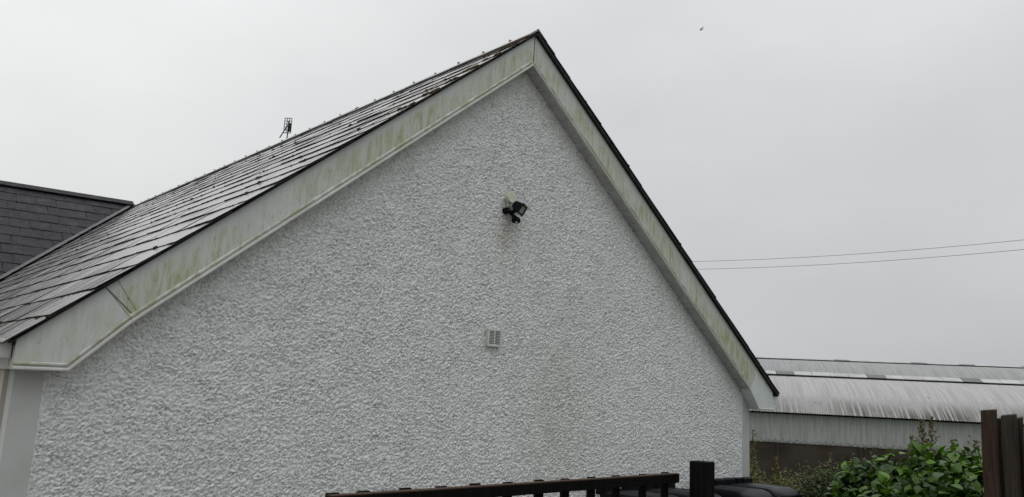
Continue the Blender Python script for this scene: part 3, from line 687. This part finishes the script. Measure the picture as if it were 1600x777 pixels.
# ------------------------------------------------------------------ overhead wires
for i, (vl, vr, lab) in enumerate(((409, 375, 'upper of the two thin overhead wires crossing the grey sky'), (421, 390, 'lower of the two thin overhead wires crossing the grey sky'))):
    A_ = ray(1080, vl); A_ = A_ / np.hypot(A_[0], A_[1]) * 34; B_ = ray(1600, vr); B_ = B_ / np.hypot(B_[0], B_[1]) * 30
    if i: pass
    pts = []
    for t in np.linspace(-1.0, 2.2, 40): p = A_ + (B_ - A_) * t; p[2] += E - .12 * (1 - (2 * t - 1) ** 2); pts.append(p)
    b = MB(); b.tube(pts, .0075, 6); o = b.build('overhead_wire', 'wire', off=tuple(pts[0]), loc=tuple(pts[0]), smooth=True)
    tag(o, lab, 'wire', 'overhead wires beyond the house')

# ------------------------------------------------------------------ bird
r = ray(1096, 46); r = r / np.linalg.norm(r) * 85 + (0, 0, E)
b = MB(); b.tube([(-.13, 0, 0), (-.08, 0, .0), (0, 0, .01), (.09, 0, .02), (.14, 0, .03), (.17, 0, .025)], [.012, .035, .055, .04, .028, .006], 8)
b.add([(.05, 0, .03), (-.06, 0, .03), (-.07, .22, .07), (.02, .24, .08), (-.07, .42, .03), (0.06, 0, .045), (-.05, 0, .045)], [(0, 1, 2, 3), (3, 2, 4)])
b.add([(.05, 0, .03), (-.06, 0, .03), (-.07, -.22, .07), (.02, -.24, .08), (-.07, -.42, .03)], [(3, 2, 1, 0), (4, 2, 3)])
b.add([(-.11, .02, 0), (-.11, -.02, 0), (-.22, -.05, .0), (-.22, .05, .0)], [(0, 1, 2, 3)])
o = b.build('bird', 'bird', loc=tuple(r)); o.rotation_euler = (.15, 0, math.radians(150)); tag(o, 'tiny dark bird flying high in the grey sky', 'bird')

# ------------------------------------------------------------------ gate and post
ZG = E - .35
G0 = np.array(hity(520, 775, 1)); 
def on_z(u, v, z): r = ray(u, v); r = r * (z - E) / r[2]; return np.array((r[0], r[1]))
ga = on_z(520, 775, ZG); gb = on_z(1062, 740, ZG); gd = (gb - ga) / np.linalg.norm(gb - ga); gn = np.array((gd[1], -gd[0]))   # gn faces the camera
ga2 = ga; GL = float(np.dot(gb - ga2, gd))
def gp(s, d, z): q = ga2 + gd * s + gn * d; return (q[0], q[1], z)      # d>0 towards the camera
go = gp(GL / 2, 0, .25); gate = thing('garden_gate', 'dark stained picket gate with a worn brown top edge in front of the white wall', 'gate', go)
def gbox(mb, s0, s1, d0, d1, z0, z1): mb.hexa([gp(s0, d1, z0), gp(s1, d1, z0), gp(s1, d0, z0), gp(s0, d0, z0), gp(s0, d1, z1), gp(s1, d1, z1), gp(s1, d0, z1), gp(s0, d0, z1)])
b = MB(); gbox(b, 0, GL, -.036, 0, ZG - .046, ZG - .0045); tr_ = b.build('top_rail', 'gate', gate, go, bevel=.003)
b = MB(); gbox(b, 0, GL, -.036, 0.0005, ZG - .0045, ZG); b.build('rail_top_edge', 'gatetop', tr_, go)
b = MB(); gbox(b, 0, GL, -.036, 0, .55, .62); b.build('bottom_rail', 'gate', gate, go, bevel=.003)
def s_of(u):
    h = hdir(u); A2 = np.array([[gd[0], -h[0]], [gd[1], -h[1]]]); return float(np.linalg.solve(A2, -ga2)[0])
us = [590, 654, 709, 761, 811, 859, 899, 939, 977, 1018, 1052]
ss_ = [s_of(u) for u in us]; stp = (ss_[-1] - ss_[0]) / 10; ss_ = [.03] + ss_
for s in ss_:
    b = MB(); wv = .024; gbox(b, s - wv, s + wv, -.054, -.0365, .42, ZG + .004 + random.uniform(-.002, .002)); b.build('picket', 'gate', gate, go, bevel=.003)
b = MB(); sL = s_of(988); gbox(b, sL - .01, sL + .012, -.075, -.0605, ZG - .062, ZG - .050); b.build('latch', 'trim_c', gate, go, bevel=.002)
pa = on_z(1085, 720, E - .285); pb = on_z(1118, 724, E - .285)
pcn = (pa + pb) / 2 + np.array((.02, .03)); s0_ = .047
po = (pcn[0], pcn[1], .25); ang = math.atan2(gd[1], gd[0])
b = MB(); b.box(-s0_, s0_, -s0_, s0_, -.1, E - .285 - .25); o = b.build('gate_post', 'gate', loc=po, bevel=.004); o.rotation_euler = (0, 0, ang); tag(o, 'square black timber post standing just right of the gate', 'post')

# ------------------------------------------------------------------ wheelie bins
def make_bin(label):
    t = thing('wheelie_bin', label, 'bin', (0, 0, 0), 0, 'wheelie bins lined up against the gable wall')
    b = MB()                                # tapered body
    w0, d0_, w1, d1_ = .21, .24, .275, .345
    b.hexa([(-w0, -d0_ + .02, .06), (w0, -d0_ + .02, .06), (w0, d0_ + .02, .06), (-w0, d0_ + .02, .06), (-w1, -d1_, .94), (w1, -d1_, .94), (w1, d1_ - .03, .94), (-w1, d1_ - .03, .94)])
    b.build('body', 'black', t, bevel=.02)
    b = MB(); b.box(-w1 - .015, w1 + .015, -d1_ - .015, d1_ - .015, .905, .945); b.build('rim', 'black', t, bevel=.008)
    # lid: domed shell with a rounded front
    b = MB(); nu, nv = 24, 26; W = .290
    def prof(v):                            # v 0 back .. 1 front
        y = .335 - v * .725; z = 1.012 + .022 * math.sin(min(v * 1.15, 1) * math.pi * .55) - .020 * v - .075 * max(0, (v - .70) / .30) ** 2.4; return y, z
    vs = []
    for j in range(nv + 1):
        y, z = prof(j / nv)
        for i in range(nu + 1):
            u = i / nu * 2 - 1; e = abs(u) ** 12; fr_ = max(0, (j / nv - .80) / .20) ** 2.5 * abs(u) ** 3 * .06
            gro = -.010 * (abs(abs(u) - .55) < .07) * (j / nv > .1) * (j / nv < .75)
            vs.append((u * W, y + fr_, z - .030 * e + gro))
    fs = [(j * (nu + 1) + i, (j + 1) * (nu + 1) + i, (j + 1) * (nu + 1) + i + 1, j * (nu + 1) + i + 1) for j in range(nv) for i in range(nu)]
    edge = [j * (nu + 1) for j in range(nv + 1)] + [nv * (nu + 1) + i for i in range(1, nu + 1)] + [j * (nu + 1) + nu for j in range(nv - 1, -1, -1)] + [i for i in range(nu - 1, 0, -1)]
    base = len(vs); vs += [(vs[k][0], vs[k][1], .935) for k in edge]
    m_ = len(edge); fs += [(edge[k], base + k, base + (k + 1) % m_, edge[(k + 1) % m_]) for k in range(m_)]
    b.add(vs, fs); lid = b.build('lid', 'black', t, smooth=True)
    b = MB(); b.tube([(-.29, .37, 1.06), (.29, .37, 1.06)], .018, 12)
    for x in (-.2, .2): b.obox((x, .355, 1.02), (.10, 0, 0), (0, .035, 0), (0, 0, .045))
    b.obox((0, .355, 1.03), (.05, 0, 0), (0, .035, 0), (0, 0, .040))
    b.build('handle_bar', 'black', t, bevel=.004)
    for x in (-.24, .24):
        b = MB(); b.tube([(x - .022, .24, .1), (x + .022, .24, .1)], .10, 20); b.build('wheel', 'blackm', t, bevel=.004)
    return t
bins = [(9.17, 5.60, .02, 'black wheelie bin at the wall corner, rightmost of the row'), (8.52, 5.58, -.015, 'black wheelie bin second from the wall corner, just right of the gate post'),
        (7.55, 5.58, .03, 'dark wheelie bin seen between the gate end and the black post'), (6.88, 5.60, -.02, 'dark wheelie bin behind the right end of the gate')]
proto = make_bin(bins[0][3])
for i, (x, y, rz, lab) in enumerate(bins):
    if i == 0: t = proto
    else:
        t = proto.copy(); C.objects.link(t); t['label'] = lab
        for ch in proto.children: c = ch.copy(); C.objects.link(c); c.parent = t
    t.location = (x, y, .02); t.rotation_euler = (0, 0, rz)

# ------------------------------------------------------------------ rough timber fence on the right
FX = 6.2; ratio = lambda u: hdir(u)[0] / hdir(u)[1]
fo = (FX, 1.75, float(gh(FX, 1.75))); fen = thing('timber_fence', 'rough weathered upright timber boards set in two rows at the right edge', 'fence', fo)
def paling(yc, x, wd, th, top, mat, lean, lab=None):
    b = MB(); z0 = fo[2] - .05; n = 9; vs = []
    for k in range(n):
        t = k / (n - 1); z = z0 + (top - z0) * t; jw = [random.uniform(-.003, .003) for _ in range(4)]; yy = yc + lean * t; xo = x + lean * .3 * t
        vs += [(xo - th / 2 + jw[0], yy - wd / 2 + jw[1], z), (xo - th / 2 + jw[2], yy + wd / 2 + jw[3], z + (random.uniform(-.02, .0) if k == n - 1 else 0)), (xo + th / 2, yy + wd / 2 + jw[0], z - (.006 if k == n - 1 else 0)), (xo + th / 2, yy - wd / 2 + jw[1], z + (random.uniform(-.012, .012) if k == n - 1 else 0))]
    fs = [(k * 4 + i, (k + 1) * 4 + i, (k + 1) * 4 + (i + 1) % 4, k * 4 + (i + 1) % 4) for k in range(n - 1) for i in range(4)] + [(0, 1, 2, 3), tuple((n - 1) * 4 + i for i in (3, 2, 1, 0))]
    b.add(vs, fs); b.build('paling', mat, fen, fo, bevel=.006, label=lab)
y1_ = FX / ratio(1543.5); y2_ = FX / ratio(1577); dy = y1_ - y2_
paling(y1_, FX, .096, .034, E + .062, 'pal', -.006, 'tall reddish timber board')
paling(y2_, FX, .092, .034, E + .040, 'pal2', .004, 'weathered board with a chipped top')
for k in range(2, 6): paling(y1_ - dy * k * 1.06, FX, .094, .034, E + random.uniform(.0, .05), 'pal2', random.uniform(-.006, .006))
bx_ = FX + .085
for k, u in enumerate((1559, 1590)): paling(bx_ / ratio(u), bx_, .060, .034, E + (.012, .022)[k], 'pal2', .004)
for k in range(3): paling(bx_ / ratio(1590) - .155 * (k + 1), bx_, .07, .034, E + random.uniform(-.01, .03), 'pal2', 0)
for z in (.75, 1.35):
    b = MB(); b.box(FX + .020, FX + .066, 1.0, y1_ - .02, z, z + .08); b.build('rail', 'pal2', fen, fo)

# ------------------------------------------------------------------ plants
def leaf_arrays(P_, D_, Nn, Ln, Wd, droop=.25, fold=.25):
    # leaves at P_, pointing along D_, face normal about Nn; 5 stations along the midrib
    Sd = np.cross(D_, Nn); Sd /= np.linalg.norm(Sd, axis=1)[:, None] + 1e-9; Nn = np.cross(Sd, D_)
    st = [(0, 0.0), (.22, .72), (.5, 1.0), (.78, .62), (1, 0)]
    V = []; 
    for t, wv in st:
        ctr = P_ + D_ * (Ln * t)[:, None] - Nn * (droop * Ln * t * t)[:, None]
        if wv == 0: V.append(ctr)
        else:
            V.append(ctr); off = Sd * (Wd * .5 * wv)[:, None] + Nn * (Wd * fold * .5 * wv)[:, None]; off2 = -Sd * (Wd * .5 * wv)[:, None] + Nn * (Wd * fold * .5 * wv)[:, None]
            V.append(ctr + off); V.append(ctr + off2)
    V = np.stack(V, 1)  # n,11,3
    F = [(0, 2, 1), (0, 1, 3), (1, 2, 5, 4), (1, 4, 6, 3), (4, 5, 8, 7), (4, 7, 9, 6), (7, 8, 10), (7, 10, 9)]
    return V, F
def build_leaves(name, V, F, tints, mat, parent, off, kind=None, label=None):
    n = len(V); k = V.shape[1]; vs = (V - np.array(off)).reshape(-1, 3); fs = []
    for i in range(n): fs += [tuple(a + i * k for a in f) for f in F]
    me = bpy.data.meshes.new(name); me.from_pydata(vs.tolist(), [], fs); a = me.attributes.new('tint', 'FLOAT', 'POINT'); a.data.foreach_set('value', np.repeat(tints, k).astype('f'))
    me.materials.append(MT[mat]); me.shade_smooth(); o = bpy.data.objects.new(name, me); C.objects.link(o)
    if parent: o.parent = parent
    if label: o['label'] = label
    if kind: o['kind'] = kind
    return o
def rnd_unit(n): v = rng.standard_normal((n, 3)); return v / np.linalg.norm(v, axis=1)[:, None]
def crown(blobs, n, Lm, mat, parent, off, tint_top, droop=.3, wr=.62, shell=.55, name='foliage'):
    Ps = []; Os = []
    wts = np.array([b[3] * b[4] for b in blobs]); wts = wts / wts.sum()
    for bl, wt in zip(blobs, wts):
        k = int(n * wt); d = rnd_unit(k); rr_ = shell + (1 - shell) * rng.random(k) ** .7; rr_ *= 1 + .12 * rng.standard_normal(k)
        Ps.append(np.array(bl[:3]) + d * rr_[:, None] * np.array((bl[3], bl[3], bl[4]))); Os.append(d)
    P_ = np.concatenate(Ps); O_ = np.concatenate(Os); k = len(P_)
    keep = P_[:, 2] > gh(P_[:, 0], P_[:, 1]) + .05; P_, O_ = P_[keep], O_[keep]; k = len(P_)
    D_ = O_ * .7 + rnd_unit(k) * .75 + np.array((0, 0, -.25)); D_ /= np.linalg.norm(D_, axis=1)[:, None]
    Nn = O_ * .5 + np.array((0, 0, .9)) + rnd_unit(k) * .45; Ln = Lm * (.45 + .95 * rng.random(k) ** 1.2); Wd = Ln * wr * (.85 + .3 * rng.random(k))
    V, F = leaf_arrays(P_, D_, Nn, Ln, Wd, droop)
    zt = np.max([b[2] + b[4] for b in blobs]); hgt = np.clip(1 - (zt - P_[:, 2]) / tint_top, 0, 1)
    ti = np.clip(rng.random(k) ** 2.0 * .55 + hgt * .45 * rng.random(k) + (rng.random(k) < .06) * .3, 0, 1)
    return build_leaves(name, V, F, ti, mat, parent, off)
def at(u, dist, z): h = hdir(u); return (h[0] * dist, h[1] * dist, z)
def stems(mb, base, tips, r0=.012, n=6):
    for tp in tips:
        tp = np.array(tp); ba = np.array(base) + rng.standard_normal(3) * (.05, .05, 0); mid = (ba + tp) / 2 + rng.standard_normal(3) * .06
        mb.tube([ba, ba * .7 + mid * .3, mid, (mid + tp) / 2 + rng.standard_normal(3) * .02, tp], [r0, r0 * .9, r0 * .7, r0 * .5, r0 * .25], 6)
def shrub(label, base_u, dist, blobs_px, n, Lm, mat, tint_top, shell=.5, **k):
    b0 = at(base_u, dist, 0); b0 = (b0[0], b0[1], float(gh(b0[0], b0[1])))
    t = thing('shrub', label, 'shrub', b0); bl = []
    for (u, v, dd, rh, rv) in blobs_px:     # pixel of the blob's top, its distance, radii
        h = ray(u, v); h = h / math.hypot(h[0], h[1]) * dd; bl.append((h[0], h[1], h[2] + E - rv, rh, rv))
    crown(bl, n, Lm, mat, t, b0, tint_top, shell=shell, **k)
    mb = MB(); stems(mb, b0, [(x, y, z + rv * .3) for x, y, z, rh, rv in bl]); mb.build('stems', 'bark', t, b0, smooth=True); return t
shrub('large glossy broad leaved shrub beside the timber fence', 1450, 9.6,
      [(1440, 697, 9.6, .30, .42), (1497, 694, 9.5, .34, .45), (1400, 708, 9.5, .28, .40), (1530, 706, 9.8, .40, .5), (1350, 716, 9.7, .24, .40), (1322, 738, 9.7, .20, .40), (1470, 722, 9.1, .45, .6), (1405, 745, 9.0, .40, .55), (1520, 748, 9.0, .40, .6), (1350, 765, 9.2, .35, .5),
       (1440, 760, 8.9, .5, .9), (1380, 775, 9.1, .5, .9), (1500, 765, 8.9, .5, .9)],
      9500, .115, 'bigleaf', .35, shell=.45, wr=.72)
shrub('broad leaved shrub showing through the gap between fence boards', 1585, 9.9, [(1570, 700, 10, .38, .5), (1605, 690, 10, .4, .5), (1590, 730, 9.7, .5, 1.0), (1640, 700, 10, .5, .6)], 1800, .125, 'bigleaf', .5, shell=.45, wr=.72)
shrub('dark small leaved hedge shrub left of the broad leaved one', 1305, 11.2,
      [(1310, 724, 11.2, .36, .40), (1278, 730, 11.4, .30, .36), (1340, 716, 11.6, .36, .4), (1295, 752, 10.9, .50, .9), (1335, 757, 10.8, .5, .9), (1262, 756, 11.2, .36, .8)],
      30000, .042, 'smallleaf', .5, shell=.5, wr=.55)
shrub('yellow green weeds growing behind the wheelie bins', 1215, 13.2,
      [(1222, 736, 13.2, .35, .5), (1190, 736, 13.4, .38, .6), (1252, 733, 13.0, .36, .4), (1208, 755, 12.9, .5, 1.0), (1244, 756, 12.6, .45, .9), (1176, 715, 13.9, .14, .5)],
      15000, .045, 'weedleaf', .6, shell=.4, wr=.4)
def sapling(label, u, vt, vb_, dist, spread, nb, mat='sprig', lean=0., ll=.034):
    h = ray(u, vt); h = h / math.hypot(h[0], h[1]) * dist; tip = np.array((h[0], h[1], h[2] + E)); g0 = float(gh(tip[0], tip[1])); base = np.array((tip[0] - lean, tip[1], g0))
    t = thing('sapling', label, 'sapling', tuple(base)); mb = MB(); n = 10
    main = [base + (tip - base) * (i / n) + np.array((math.sin(i * 1.1) * .012, math.cos(i * 1.3) * .012, 0)) for i in range(n + 1)]
    mb.tube(main, [.010 * (1 - i / n * .8) for i in range(n + 1)], 6); Pl = []; Dl = []
    zlow = tip[2] - (vb_ - vt) / 1270 * dist * 1.15
    for k in range(nb):
        f = k / nb; z = zlow + (tip[2] - zlow) * f; p0_ = base + (tip - base) * ((z - base[2]) / (tip[2] - base[2])); a = k * 2.4 + rng.random(); ln = spread * (1.05 - f * .85) * (.6 + .6 * rng.random())
        p1_ = p0_ + np.array((math.cos(a) * ln, math.sin(a) * ln, ln * .8)); mb.tube([p0_, (p0_ + p1_) / 2 + (0, 0, -.01), p1_], [.004, .003, .0015], 5)
        for q in np.linspace(.2, 1, 4):
            for _ in range(2): Pl.append(p0_ + (p1_ - p0_) * q); Dl.append(rnd_unit(1)[0] * .8 + np.array((0, 0, .5)))
    mb.build('stems', 'bark', t, tuple(base), smooth=True)
    Pl = np.array(Pl); Dl = np.array(Dl); Dl /= np.linalg.norm(Dl, axis=1)[:, None]; k = len(Pl)
    V, F = leaf_arrays(Pl, Dl, rnd_unit(k) + (0, 0, .6), ll * (.6 + .7 * rng.random(k)), ll * .5 * (.7 + .5 * rng.random(k)), .15)
    build_leaves('foliage', V, F, rng.random(k), mat, t, tuple(base))
sapling('taller left sapling with olive leaves rising above the broad leaved shrub', 1440, 657, 705, 10.6, .10, 26)
sapling('right sapling of the pair above the broad leaved shrub', 1455, 653, 708, 10.7, .10, 24, lean=.03)
sapling('short sprig left of the sapling pair', 1425, 680, 706, 10.6, .06, 8)
sapling('short dark sprig above the shrub near the timber fence', 1523, 688, 712, 10.4, .10, 9, lean=.05)
sapling('small upright sprig above the middle of the broad leaved shrub', 1488, 687, 712, 10.3, .05, 7)
sapling('yellowing sapling close against the corner of the white house', 1177, 672, 745, 14.2, .13, 26, 'weedleaf')
sapling('thin weed stem standing against the brown barn base', 1296, 706, 735, 12.2, .05, 8)
sapling('thin leaning stem in front of the brown barn base', 1366, 700, 728, 11.0, .08, 9, lean=-.05)
sapling('slender weed stem behind the last wheelie bin', 1213, 712, 742, 13.0, .06, 9, 'weedleaf')
